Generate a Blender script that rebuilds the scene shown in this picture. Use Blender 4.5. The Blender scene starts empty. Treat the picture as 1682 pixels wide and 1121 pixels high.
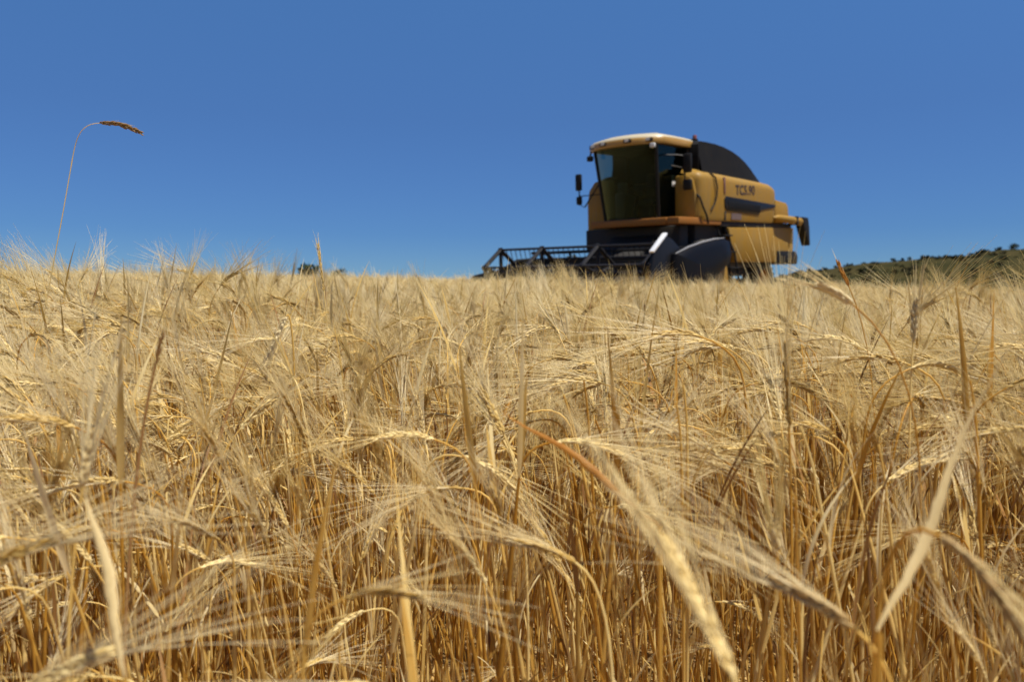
import bpy, bmesh, math, random
import numpy as np
from mathutils import Vector, Matrix

random.seed(7)
rng = np.random.default_rng(11)
SC = bpy.context.scene
COL = SC.collection
R = math.radians

# ------------------------------------------------------------------ camera, sky, sun, exposure
CAM_Z = 0.90
PITCH = R(2.648)
FPX = 1308.0                      # focal length in pixels of the 1682 px wide photograph
cam_d = bpy.data.cameras.new('camera')
cam = bpy.data.objects.new('camera', cam_d); COL.objects.link(cam)
cam.location = (0, 0, CAM_Z)
cam.rotation_euler = (R(90) - PITCH, 0, 0)
cam_d.sensor_width = 36.0
cam_d.lens = FPX / 1682 * 36.0
cam_d.clip_start = 0.02
cam_d.clip_end = 6000
cam_d.dof.use_dof = True
cam_d.dof.focus_distance = 1.55
cam_d.dof.aperture_fstop = 5.6
SC.camera = cam

SUN_DIR = Vector((0.30, -0.21, 0.93)).normalized()      # towards the sun
SUN_EL = math.asin(SUN_DIR.z)
SUN_AZ = math.atan2(SUN_DIR.x, SUN_DIR.y)
world = bpy.data.worlds.new('World'); SC.world = world
world.use_nodes = True
wn = world.node_tree
bg = wn.nodes['Background']
sky = wn.nodes.new('ShaderNodeTexSky')
sky.sky_type = 'NISHITA'
sky.sun_disc = False
sky.sun_elevation = SUN_EL
sky.sun_rotation = SUN_AZ
sky.altitude = 1600
sky.air_density = 1.0
sky.dust_density = 0.1
sky.ozone_density = 4.0
hs = wn.nodes.new('ShaderNodeHueSaturation'); hs.inputs['Saturation'].default_value = 1.22; hs.inputs['Hue'].default_value = 0.506
wn.links.new(sky.outputs[0], hs.inputs['Color']); 
wtc = wn.nodes.new('ShaderNodeTexCoord'); wsx = wn.nodes.new('ShaderNodeSeparateXYZ'); wn.links.new(wtc.outputs['Generated'], wsx.inputs[0])
wr = wn.nodes.new('ShaderNodeValToRGB'); we = wr.color_ramp.elements      # clear dry air: the blue hardly pales towards the horizon
we[0].position = 0.0; we[0].color = (0.27, 0.40, 0.58, 1); we[1].position = 1.0; we[1].color = (0.85, 0.85, 0.85, 1)
for pz, cz in ((0.087, (0.33, 0.46, 0.63)), (0.22, (0.64, 0.675, 0.75)), (0.35, (1.0, 0.985, 0.955))):
    q = we.new(pz); q.color = (*cz, 1)
wn.links.new(wsx.outputs['Z'], wr.inputs[0])
wm = wn.nodes.new('ShaderNodeMix'); wm.data_type = 'RGBA'; wm.blend_type = 'MULTIPLY'; wm.inputs[0].default_value = 1.0
wn.links.new(hs.outputs[0], wm.inputs[6]); wn.links.new(wr.outputs[0], wm.inputs[7]); wn.links.new(wm.outputs[2], bg.inputs[0])
bg.inputs[1].default_value = 0.082
sun_d = bpy.data.lights.new('sun', 'SUN')
sun = bpy.data.objects.new('sun', sun_d); COL.objects.link(sun)
sun_d.energy = 5.0
sun_d.angle = R(0.53)
sun_d.color = (1.0, 0.95, 0.86)
sun.rotation_euler = SUN_DIR.to_track_quat('Z', 'Y').to_euler()
sun.location = (0, 0, 60)
SC.view_settings.view_transform = 'Standard'
SC.view_settings.look = 'None'
SC.view_settings.gamma = 1.0
SC.view_settings.exposure = 0.62
SC.cycles.max_bounces = 10
SC.cycles.diffuse_bounces = 8
SC.cycles.transparent_max_bounces = 12

# ------------------------------------------------------------------ helpers
def setp(o, label=None, cat=None, group=None, kind=None):
    if label: o['label'] = label
    if cat: o['category'] = cat
    if group: o['group'] = group
    if kind: o['kind'] = kind
    return o

def empty(name, loc, rot=None, parent=None):
    o = bpy.data.objects.new(name, None); COL.objects.link(o)
    o.empty_display_size = 0.2
    o.location = loc
    if rot is not None: o.rotation_euler = rot
    if parent: o.parent = parent
    return o

def link(name, me, mats, parent=None):
    o = bpy.data.objects.new(name, me); COL.objects.link(o)
    if not isinstance(mats, (list, tuple)): mats = [mats]
    if not me.materials:
        for m in mats: me.materials.append(m)
    if parent: o.parent = parent
    return o

def smooth_by_angle(me, ang=35):
    for p in me.polygons: p.use_smooth = True
    try: me.set_sharp_from_angle(angle=R(ang))
    except Exception: pass

class MB:
    """collects vertices and faces of one part"""
    def __init__(s): s.v = []; s.f = []; s.m = []
    def add(s, vs, fs, mi=0):
        b = len(s.v); s.v.extend([tuple(map(float, q)) for q in vs]); s.f.extend([tuple(b + i for i in q) for q in fs]); s.m.extend([mi] * len(fs))
    def bm_add(s, bm, mi=0):
        bm.verts.index_update()
        s.add([v.co[:] for v in bm.verts], [[v.index for v in f.verts] for f in bm.faces], mi); bm.free()
    def box(s, lo, hi, bev=0.0, mi=0, seg=2, mat=None):
        bm = bmesh.new(); bmesh.ops.create_cube(bm, size=1.0)
        for v in bm.verts: v.co = Vector([(lo[k] + hi[k]) / 2 + v.co[k] * (hi[k] - lo[k]) for k in range(3)])
        if bev: bmesh.ops.bevel(bm, geom=bm.edges[:], offset=bev, segments=seg, affect='EDGES', profile=0.5)
        if mat: bmesh.ops.transform(bm, matrix=mat, verts=bm.verts[:])
        s.bm_add(bm, mi)
    def prism(s, poly, a0, a1, axis='y', bev=0.0, mi=0, seg=2):
        """poly: points in the plane across AXIS; extruded from a0 to a1"""
        bm = bmesh.new()
        def P(p, a):
            return {'y': (p[0], a, p[1]), 'x': (a, p[0], p[1]), 'z': (p[0], p[1], a)}[axis]
        lo = [bm.verts.new(P(p, a0)) for p in poly]; hi = [bm.verts.new(P(p, a1)) for p in poly]
        bm.faces.new(lo); bm.faces.new(hi[::-1])
        n = len(poly)
        for i in range(n): bm.faces.new((lo[(i + 1) % n], lo[i], hi[i], hi[(i + 1) % n]))
        bmesh.ops.recalc_face_normals(bm, faces=bm.faces[:])
        if bev: bmesh.ops.bevel(bm, geom=bm.edges[:], offset=bev, segments=seg, affect='EDGES', profile=0.5)
        s.bm_add(bm, mi)
    def tube(s, pts, r, sides=8, mi=0, cap=True):
        pts = [Vector(p) for p in pts]; n = len(pts)
        rs = r if isinstance(r, (list, tuple)) else [r] * n
        vs = []; fs = []
        up = Vector((0, 0, 1)); prev = None
        for i in range(n):
            t = (pts[min(i + 1, n - 1)] - pts[max(i - 1, 0)]).normalized()
            if prev is None:
                a = t.cross(up)
                if a.length < 1e-3: a = t.cross(Vector((1, 0, 0)))
                a.normalize()
            else:
                a = (prev - t * prev.dot(t)).normalized()
            prev = a; b = t.cross(a)
            for k in range(sides):
                w = 2 * math.pi * k / sides
                vs.append(pts[i] + (a * math.cos(w) + b * math.sin(w)) * rs[i])
        for i in range(n - 1):
            for k in range(sides):
                k2 = (k + 1) % sides
                fs.append((i * sides + k, i * sides + k2, (i + 1) * sides + k2, (i + 1) * sides + k))
        if cap:
            fs.append(tuple(range(sides))[::-1]); fs.append(tuple((n - 1) * sides + k for k in range(sides)))
        s.add(vs, fs, mi)
    def lathe(s, prof, centre, axis='y', n=40, mi=0):
        """prof: (radius, offset along axis)"""
        vs = []; fs = []; m = len(prof)
        for k in range(n):
            w = 2 * math.pi * k / n; c, d = math.cos(w), math.sin(w)
            for (r, h) in prof:
                p = {'y': (r * c, h, r * d), 'x': (h, r * c, r * d), 'z': (r * c, r * d, h)}[axis]
                vs.append((p[0] + centre[0], p[1] + centre[1], p[2] + centre[2]))
        for k in range(n):
            k2 = (k + 1) % n
            for j in range(m - 1): fs.append((k * m + j, k2 * m + j, k2 * m + j + 1, k * m + j + 1))
        s.add(vs, fs, mi)
    def grid(s, rows, mi=0):
        n = len(rows[0]); vs = [p for r in rows for p in r]
        s.add(vs, [(i * n + j, i * n + j + 1, (i + 1) * n + j + 1, (i + 1) * n + j) for i in range(len(rows) - 1) for j in range(n - 1)], mi)
    def mesh(s, name, smooth=35):
        me = bpy.data.meshes.new(name); me.from_pydata(s.v, [], s.f)
        if any(s.m): me.polygons.foreach_set('material_index', s.m)
        bm = bmesh.new(); bm.from_mesh(me); bmesh.ops.recalc_face_normals(bm, faces=bm.faces[:]); bm.to_mesh(me); bm.free()
        if smooth: smooth_by_angle(me, smooth)
        return me
    def build(s, name, mats, parent=None, smooth=35):
        return link(name, s.mesh(name, smooth), mats, parent)

# ------------------------------------------------------------------ materials
def new_mat(name):
    m = bpy.data.materials.new(name); m.use_nodes = True
    return m, m.node_tree.nodes, m.node_tree.links, m.node_tree.nodes['Principled BSDF']

def ramp(N, stops):
    r = N.new('ShaderNodeValToRGB'); el = r.color_ramp.elements
    while len(el) > 1: el.remove(el[-1])
    el[0].position, el[0].color = stops[0][0], (*stops[0][1], 1)
    for p, c in stops[1:]:
        e = el.new(p); e.color = (*c, 1)
    return r

def simple(name, col, rough=0.5, metal=0.0, dust=0.0, dcol=(0.42, 0.33, 0.2), scale=6.0, bump=0.0, coat=0.0, spec=0.5):
    """paint, rubber, plastic or steel with uneven settled dust, in object space"""
    m, N, L, b = new_mat(name)
    tc = N.new('ShaderNodeTexCoord'); nz = N.new('ShaderNodeTexNoise')
    nz.inputs['Scale'].default_value = scale; nz.inputs['Detail'].default_value = 6; nz.inputs['Roughness'].default_value = 0.65
    L.new(tc.outputs['Object'], nz.inputs['Vector'])
    r = ramp(N, [(0.35, (0, 0, 0)), (0.75, (1, 1, 1))]); L.new(nz.outputs['Fac'], r.inputs[0])
    mp = N.new('ShaderNodeMapping'); mp.inputs['Scale'].default_value = (scale * 5, scale * 5, scale * .6); L.new(tc.outputs['Object'], mp.inputs[0])
    n2 = N.new('ShaderNodeTexNoise'); n2.inputs['Scale'].default_value = 1.0; n2.inputs['Detail'].default_value = 5; L.new(mp.outputs[0], n2.inputs['Vector'])
    r2 = ramp(N, [(0.40, (0, 0, 0)), (0.70, (1, 1, 1))]); L.new(n2.outputs['Fac'], r2.inputs[0])
    mm = N.new('ShaderNodeMath'); mm.operation = 'MAXIMUM'; L.new(r.outputs[0], mm.inputs[0]); L.new(r2.outputs[0], mm.inputs[1])
    mul = N.new('ShaderNodeMath'); mul.operation = 'MULTIPLY'; mul.inputs[1].default_value = dust
    L.new(mm.outputs[0], mul.inputs[0])
    mx = N.new('ShaderNodeMix'); mx.data_type = 'RGBA'
    mx.inputs[6].default_value = (*col, 1); mx.inputs[7].default_value = (*dcol, 1)
    L.new(mul.outputs[0], mx.inputs[0]); L.new(mx.outputs[2], b.inputs['Base Color'])
    rr = N.new('ShaderNodeMath'); rr.operation = 'MULTIPLY_ADD'; rr.inputs[1].default_value = 0.25; rr.inputs[2].default_value = rough
    L.new(mul.outputs[0], rr.inputs[0]); L.new(rr.outputs[0], b.inputs['Roughness'])
    b.inputs['Metallic'].default_value = metal; b.inputs['Specular IOR Level'].default_value = spec
    if coat: b.inputs['Coat Weight'].default_value = coat; b.inputs['Coat Roughness'].default_value = 0.15
    if bump:
        bp = N.new('ShaderNodeBump'); bp.inputs['Strength'].default_value = bump; bp.inputs['Distance'].default_value = 0.01
        L.new(nz.outputs['Fac'], bp.inputs['Height']); L.new(bp.outputs[0], b.inputs['Normal'])
    return m

M_YEL = simple('yellow_paint', (0.285, 0.150, 0.008), 0.45, dust=0.65, scale=2.4, dcol=(0.21, 0.150, 0.062), spec=0.25)
M_YEL2 = simple('yellow_roof_paint', (0.31, 0.165, 0.022), 0.36, dust=0.4, scale=2.0, dcol=(0.32, 0.23, 0.11))
M_ORG = simple('orange_yellow_steel', (0.26, 0.095, 0.009), 0.5, dust=0.4, scale=4, dcol=(0.18, 0.10, 0.04), spec=0.25)
M_BLK = simple('black_plastic', (0.008, 0.008, 0.008), 0.55, dust=0.10, scale=3, dcol=(0.05, 0.04, 0.03), spec=0.18)
M_BLKG = simple('black_gloss', (0.006, 0.006, 0.007), 0.40, dust=0.1, scale=3, dcol=(0.05, 0.045, 0.035), spec=0.2)
M_MESH = simple('dark_tank_cover', (0.005, 0.005, 0.006), 0.7, dust=0.3, scale=3, dcol=(0.022, 0.019, 0.014), spec=0.10)
M_CORE = simple('dark_machinery', (0.008, 0.007, 0.006), 0.7, dust=0.3, scale=5, dcol=(0.035, 0.024, 0.014))
M_RUB = simple('tyre_rubber', (0.016, 0.015, 0.014), 0.75, dust=0.6, scale=5, dcol=(0.11, 0.085, 0.055))
M_STEEL = simple('worn_steel', (0.32, 0.31, 0.30), 0.35, 0.9, dust=0.4, scale=8)
M_GLINT = simple('glint_white', (0.8, 0.8, 0.78), 0.3, 0.3)  # near-white base colour imitates a sun glint on the divider edge
M_DARKIN = simple('cab_interior', (0.012, 0.013, 0.010), 0.8)
M_DSTEEL = simple('dark_steel', (0.012, 0.012, 0.014), 0.45, 0.1, spec=0.25, dust=0.15, scale=8, dcol=(0.08, 0.065, 0.05))
M_WHITE = simple('white_sticker', (0.6, 0.6, 0.6), 0.5, dust=0.2)
M_RED = simple('red_lens', (0.16, 0.012, 0.012), 0.25, dust=0.4)
M_LAMP = simple('lamp_glass', (0.55, 0.55, 0.52), 0.2)
M_SEAT = simple('seat_fabric', (0.03, 0.03, 0.035), 0.9)
M_TXT = simple('brown_lettering', (0.035, 0.018, 0.01), 0.5)
M_HILITE = simple('highlight_grey', (0.20, 0.20, 0.20), 0.4, spec=.4)  # light grey imitating a highlight on the black shield
M_SHD = simple('black_shield_plastic', (0.004, 0.004, 0.005), 0.42, dust=0.08, scale=3, dcol=(0.03, 0.025, 0.02), spec=0.12)
M_MIR = simple('mirror_face', (0.7, 0.7, 0.72), 0.05, 1.0)

def glass(name, tint, refl=0.12):
    m, N, L, b = new_mat(name); N.remove(b)
    out = N['Material Output']
    tr = N.new('ShaderNodeBsdfTransparent'); tr.inputs[0].default_value = (*tint, 1)
    gl = N.new('ShaderNodeBsdfGlossy'); gl.inputs['Roughness'].default_value = 0.03; gl.inputs[0].default_value = (0.62, 0.85, 0.80, 1)
    fr = N.new('ShaderNodeFresnel'); fr.inputs[0].default_value = 1.33
    mx = N.new('ShaderNodeMixShader')
    L.new(fr.outputs[0], mx.inputs[0]); L.new(tr.outputs[0], mx.inputs[1]); L.new(gl.outputs[0], mx.inputs[2])
    L.new(mx.outputs[0], out.inputs[0])
    return m
M_GLASS = glass('tinted_cab_glass', (0.30, 0.38, 0.34))
M_GLASS2 = glass('side_glass', (0.62, 0.76, 0.74))

def straw(name, cols, trans=0.25, rough=0.5, stretch=(40, 40, 6), var=0.35, spec=0.25):
    """dry plant: colour varies from plant to plant and along the blade"""
    m, N, L, b = new_mat(name)
    oi = N.new('ShaderNodeObjectInfo'); tc = N.new('ShaderNodeTexCoord')
    mp = N.new('ShaderNodeMapping'); mp.inputs['Scale'].default_value = stretch
    L.new(tc.outputs['Object'], mp.inputs[0])
    nz = N.new('ShaderNodeTexNoise'); nz.inputs['Scale'].default_value = 1.0; nz.inputs['Detail'].default_value = 4
    L.new(mp.outputs[0], nz.inputs['Vector'])
    a = N.new('ShaderNodeMath'); a.operation = 'MULTIPLY_ADD'; a.inputs[1].default_value = var * 2; a.inputs[2].default_value = -var
    L.new(nz.outputs['Fac'], a.inputs[0])
    ad = N.new('ShaderNodeMath'); ad.operation = 'ADD'; ad.use_clamp = True
    ge = N.new('ShaderNodeNewGeometry'); ri = N.new('ShaderNodeMath'); ri.operation = 'MULTIPLY_ADD'; ri.inputs[1].default_value = 0.44; ri.inputs[2].default_value = -0.22
    L.new(ge.outputs['Random Per Island'], ri.inputs[0]); ra = N.new('ShaderNodeMath'); ra.operation = 'ADD'
    L.new(ri.outputs[0], ra.inputs[0]); L.new(a.outputs[0], ra.inputs[1])
    L.new(oi.outputs['Random'], ad.inputs[0]); L.new(ra.outputs[0], ad.inputs[1])
    r = ramp(N, cols); L.new(ad.outputs[0], r.inputs[0])
    L.new(r.outputs[0], b.inputs['Base Color'])
    b.inputs['Roughness'].default_value = rough; b.inputs['Specular IOR Level'].default_value = spec
    tl = N.new('ShaderNodeBsdfTranslucent'); L.new(r.outputs[0], tl.inputs[0])
    mx = N.new('ShaderNodeMixShader'); mx.inputs[0].default_value = trans
    out = N['Material Output']
    L.new(b.outputs[0], mx.inputs[1]); L.new(tl.outputs[0], mx.inputs[2]); L.new(mx.outputs[0], out.inputs[0])
    return m

M_STEM = straw('straw_stem', [(0, (0.50, 0.245, 0.030)), (0.3, (0.68, 0.405, 0.075)), (0.65, (0.76, 0.52, 0.145)), (1, (0.84, 0.67, 0.29))], 0.38, 0.38)
M_EAR = straw('barley_ear', [(0, (0.40, 0.245, 0.058)), (0.5, (0.62, 0.435, 0.145)), (1, (0.78, 0.62, 0.29))], 0.18, 0.5, (120, 120, 120))
M_AWN = straw('barley_awn', [(0, (0.76, 0.60, 0.25)), (0.5, (0.87, 0.73, 0.39)), (1, (0.92, 0.82, 0.56))], 0.42, 0.32, (20, 20, 20), 0.15)
M_LEAF = straw('dry_leaf', [(0, (0.46, 0.235, 0.035)), (0.3, (0.66, 0.44, 0.12)), (0.7, (0.78, 0.60, 0.25)), (1, (0.86, 0.73, 0.42))], 0.45, 0.5)
M_BROWN = straw('brown_stalk', [(0, (0.16, 0.075, 0.025)), (1, (0.30, 0.16, 0.05))], 0.05, 0.5)
M_ORLEAF = straw('rusty_leaf', [(0, (0.28, 0.105, 0.010)), (.5, (0.38, 0.16, 0.02)), (1, (0.50, 0.27, 0.06))], 0.25, 0.6, (90, 90, 30), var=.6)
M_PALE = straw('bleached_straw', [(0, (0.66, 0.50, 0.22)), (1, (0.82, 0.70, 0.42))], 0.25, 0.4)
M_DULL = straw('dull_leaf', [(0, (0.24, 0.14, 0.05)), (.3, (0.40, 0.28, 0.11)), (1, (0.60, 0.46, 0.22))], 0.3, 0.5, (300, 300, 14), var=.6)
M_SHADED_EAR = straw('shaded_ear', [(0, (0.26, 0.155, 0.055)), (1, (0.42, 0.28, 0.11))], 0.08, 0.55, (120, 120, 120))  # darker copy of the ear colour, with the shade painted in
BAR_MATS = [M_STEM, M_EAR, M_AWN, M_LEAF, M_BROWN]

# ------------------------------------------------------------------ terrain
def gz(x, y):
    """height of the field: it climbs gently to a crest, a little higher on the left, then falls away"""
    x = np.asarray(x, float); y = np.asarray(y, float)
    c = 14.0
    up = 0.0335 * np.clip(y, -40, c)
    over = np.clip(y - c, 0, None)
    up = up + 0.06 * 6 * (1 - np.exp(-over / 6.0)) - 0.035 * np.clip(over - 7, 0, 200)
    tilt = -0.016 * np.clip(x, -4, 40) - 0.009 * np.clip(x + 4, -40, 0) * np.clip(np.abs(y) / 4.0, 0, 1) 
    tilt = tilt - 0.014 * np.clip(x - 3.6, 0, 30) * np.clip(y / 8.0, 0, 1)
    return up + tilt + 0.02 * np.sin(x * 0.7 + 1.3) * np.sin(y * 0.45)

def spread(a, b, n, p):
    t = np.linspace(-1, 1, n); return a + (b - a) * (0.5 + 0.5 * np.sign(t) * np.abs(t) ** p)
xs = spread(-3000, 3000, 141, 3.2); ys = spread(-3000, 3000, 161, 3.2)
V = []; Fc = []
GX, GY = np.meshgrid(xs, ys)
GZ = gz(GX, GY)
me = bpy.data.meshes.new('ground')
nx = len(xs)
me.from_pydata(np.stack([GX.ravel(), GY.ravel(), GZ.ravel()], 1).tolist(), [], [(j * nx + i, j * nx + i + 1, (j + 1) * nx + i + 1, (j + 1) * nx + i) for j in range(len(ys) - 1) for i in range(nx - 1)])
smooth_by_angle(me, 180)
m, N, L, b = new_mat('field_soil')
tc = N.new('ShaderNodeTexCoord')
n1 = N.new('ShaderNodeTexNoise'); n1.inputs['Scale'].default_value = 9; n1.inputs['Detail'].default_value = 10; n1.inputs['Roughness'].default_value = 0.7
L.new(tc.outputs['Object'], n1.inputs['Vector'])
rp = ramp(N, [(0.3, (0.14, 0.075, 0.024)), (0.5, (0.34, 0.21, 0.07)), (0.7, (0.58, 0.40, 0.15))]); L.new(n1.outputs['Fac'], rp.inputs[0])
L.new(rp.outputs[0], b.inputs['Base Color']); b.inputs['Roughness'].default_value = 0.95
bp_ = N.new('ShaderNodeBump'); bp_.inputs['Distance'].default_value = 0.03; L.new(n1.outputs['Fac'], bp_.inputs['Height']); L.new(bp_.outputs[0], b.inputs['Normal'])
ground = link('ground', me, m); ground['kind'] = 'structure'

# hill behind on the right
def hill_z(x, y):
    ridge = np.interp(x, [15, 36, 52, 75, 97, 140, 250], [-1, 3.6, 6.6, 9.3, 11.3, 15, 20])
    v = np.clip((y - 70) / 80.0, 0, 1); v = v * v * (3 - 2 * v)
    back = np.clip((y - 150) / 150.0, 0, 1)
    return -7.0 + (ridge + 7.0) * v * (1 - 0.5 * back) + 0.25 * np.sin(x * .21 + y * .13) * v + 0.15 * np.sin(x * .53 - y * .31) * v
hx = np.linspace(10, 330, 90); hy = np.linspace(62, 300, 60)
HX, HY = np.meshgrid(hx, hy); HZ = hill_z(HX, HY)
me = bpy.data.meshes.new('hill'); nh = len(hx)
me.from_pydata(np.stack([HX.ravel(), HY.ravel(), HZ.ravel()], 1).tolist(), [], [(j * nh + i, j * nh + i + 1, (j + 1) * nh + i + 1, (j + 1) * nh + i) for j in range(len(hy) - 1) for i in range(nh - 1)])
smooth_by_angle(me, 180)
m, N, L, b = new_mat('hill_grass')
tc = N.new('ShaderNodeTexCoord')
n1 = N.new('ShaderNodeTexNoise'); n1.inputs['Scale'].default_value = 0.22; n1.inputs['Detail'].default_value = 12; n1.inputs['Roughness'].default_value = 0.72
L.new(tc.outputs['Object'], n1.inputs['Vector'])
rp = ramp(N, [(0.36, (0.016, 0.018, 0.005)), (0.5, (0.034, 0.029, 0.009)), (0.68, (0.056, 0.042, 0.014))]); L.new(n1.outputs['Fac'], rp.inputs[0])
L.new(rp.outputs[0], b.inputs['Base Color']); b.inputs['Roughness'].default_value = 0.95
b.inputs['Specular IOR Level'].default_value = 0.05
hill = link('hill', me, m); hill['kind'] = 'structure'

# ------------------------------------------------------------------ distant bushes and trees
def foliage_mat(name, c0, c1):
    m, N, L, b = new_mat(name)
    gi = N.new('ShaderNodeNewGeometry'); r = ramp(N, [(0, c0), (1, c1)])
    L.new(gi.outputs['Random Per Island'], r.inputs[0]); L.new(r.outputs[0], b.inputs['Base Color'])
    b.inputs['Roughness'].default_value = 0.8; b.inputs['Specular IOR Level'].default_value = 0.12
    return m
M_FOL = foliage_mat('bush_leaves', (0.012, 0.020, 0.007), (0.036, 0.052, 0.016))
M_FOLH = foliage_mat('hill_bush_leaves', (0.012, 0.018, 0.006), (0.030, 0.036, 0.013))
M_FOL2 = foliage_mat('greyish_leaves', (0.05, 0.055, 0.028), (0.13, 0.125, 0.07))
M_BARK = simple('bark', (0.10, 0.07, 0.045), 0.9, dust=0.3)

def leaf_cloud(centres, radii, n, size, rg):
    mb = MB()
    for c, r in zip(centres, radii):
        k = max(10, int(n * r * r / sum(q * q for q in radii)))
        for _ in range(k):
            d = rg.normal(size=3); d /= np.linalg.norm(d); d *= r * rg.uniform(.45, 1.05) * np.array([1, 1, .8])
            p = np.array(c) + d
            a = rg.normal(size=3); a /= np.linalg.norm(a); q = np.cross(a, rg.normal(size=3)); q /= np.linalg.norm(q)
            s = size * rg.uniform(.6, 1.4)
            mb.add([p - a * s, p + q * s * .5, p + a * s, p - q * s * .5], [(0, 1, 2, 3)])
    return mb

def bush(name, loc, w, h, mat, label, cat, group=None, trunk=0.35, n=900, seed=1):
    rg = np.random.default_rng(seed)
    root = empty(name, loc); setp(root, label, cat, group)
    cs = []; rs = []
    for i in range(9):
        a = rg.uniform(0, 6.28); q = rg.uniform(0, .30) * w
        cs.append((q * math.cos(a), q * math.sin(a), h * rg.uniform(.42, .80))); rs.append(rg.uniform(.14, .24) * w if i else .28 * w)
    rs = [min(r, h * .32) for r in rs]
    leaf_cloud(cs, rs, n, w * .045, rg).build('crown', mat, root, 0)
    mb = MB(); mb.tube([(0, 0, -.3), (.02 * w, 0, h * .3), (.03 * w, .01 * w, h * .7)], [.04 * w, .03 * w, .015 * w], 7)
    for c in cs[:5]: mb.tube([(.02 * w, 0, h * .3), tuple(np.array(c) * .6 + np.array([0, 0, h * .15])), c], [.02 * w, .014 * w, .006 * w], 5)
    mb.build('trunk', M_BARK, root)
    return root

def cam_ray(px, py):
    """direction through a pixel of the 1682 x 1121 photograph, one metre of depth along the view axis"""
    d = Vector(((px - 841) / FPX, 1.0, (560.5 - py) / FPX))
    c, s = math.cos(PITCH), math.sin(PITCH)
    return Vector((d.x, d.y * c + d.z * s, -d.y * s + d.z * c))
def at(px, py, depth): return Vector((0, 0, CAM_Z)) + cam_ray(px, py) * depth

def put_bush(px, py_top, depth, wpx, mat, name, label, cat, group=None, seed=1, base=None, hmin=0):
    top = at(px, py_top, depth); w = wpx / FPX * depth
    zb = float(base(top.x, top.y)) if base else float(gz(top.x, top.y))
    return bush(name, (top.x, top.y, zb), w, max(top.z - zb, hmin), mat, label, cat, group, seed=seed)
put_bush(502, 417, 62, 64, M_FOL, 'tree', 'dark green rounded tree peeking over the crest of the barley field left of the combine', 'tree', seed=3)
put_bush(556, 427, 66, 34, M_FOL, 'bush', 'small green bush barely showing over the barley crest right of the dark rounded tree', 'bush', seed=4)
put_bush(940, 402, 75, 62, M_FOL2, 'tree', 'grey-green tree seen through the reel of the combine header', 'tree', seed=5)
GB = 'bushes along the hill ridge'
def ridge(px, depth):
    x = at(px, 450, depth).x; return hill_z(x, depth)
for k, (px, depth, wpx, hpx, lab) in enumerate([
        (1664, 150, 22, 11, 'largest dark bush standing on the hill ridge near the right edge'),
        (1641, 152, 12, 6, 'small dark bush on the hill ridge just left of the largest one'),
        (1494, 150, 12, 8, 'dark round bush on the hill ridge, right one of two close together'),
        (1466, 150, 13, 8, 'dark low bush on the hill ridge, left one of two close together'),
        (1531, 151, 10, 5, 'tiny bush halfway along the hill ridge, alone on the skyline'),
        (1632, 100, 66, 22, 'broad dark green bush low on the slope of the hill, biggest below the ridge'),
        (1556, 112, 40, 14, 'mid-size green bush on the middle of the hill slope'),
        (1420, 135, 26, 9, 'small green bush on the left, lower end of the hill')]):
    p = at(px, 450, depth); zb = float(hill_z(p.x, p.y))
    bush('bush', (p.x, p.y, zb - .15), wpx / FPX * depth, hpx / FPX * depth + .15, M_FOLH, lab, 'bush', GB if k < 5 else 'bushes on the hill slope', n=420, seed=20 + k)
rg = np.random.default_rng(5)
mb = MB()
for i in range(1500):
    x = rg.uniform(20, 200); y = rg.uniform(85, 165); z = float(hill_z(x, y))
    if z < -3: continue
    w = rg.uniform(.25, .9) * (1.6 if rg.random() < .12 else 1)
    for _ in range(34):
        d = rg.normal(size=3); d /= np.linalg.norm(d); d *= w * rg.uniform(.3, 1); d[2] = abs(d[2]) * .7
        a = rg.normal(size=3); a /= np.linalg.norm(a); q = np.cross(a, rg.normal(size=3)); q /= np.linalg.norm(q)
        p = np.array([x, y, z]) + d; s = w * .28
        mb.add([p - a * s, p + q * s * .6, p + a * s, p - q * s * .6], [(0, 1, 2, 3)])
M_SCRUB = foliage_mat('scrub_leaves', (0.012, 0.015, 0.005), (0.030, 0.027, 0.011))
o = mb.build('scrub', M_SCRUB, None, 0)
setp(o, 'low olive scrub scattered over the dry hillside', 'scrub', kind='stuff')

# ------------------------------------------------------------------ combine harvester (local: x forward, y to its left, z up)
YAW, NOSE, ROLL = R(43), R(3.2), R(1.0)
Fv = Vector((-math.sin(YAW), -math.cos(YAW), 0)); Lv = Vector((math.cos(YAW), -math.sin(YAW), 0)); Uv = Vector((0, 0, 1))
F2 = Fv * math.cos(NOSE) - Uv * math.sin(NOSE); U2 = Uv * math.cos(NOSE) + Fv * math.sin(NOSE)
L2 = Lv * math.cos(ROLL) - U2 * math.sin(ROLL); U3 = U2 * math.cos(ROLL) + Lv * math.sin(ROLL)
HROT = Matrix((F2, L2, U3)).transposed()
HPOS = Vector((3.0, 18.2, float(0.042 * 18.2 - 0.012 * 3.0) - 0.02))
H = empty('combine_harvester', HPOS, HROT.to_euler())
setp(H, 'yellow combine harvester with dark glazed cab and black reel header cutting the barley', 'combine harvester')

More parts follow.
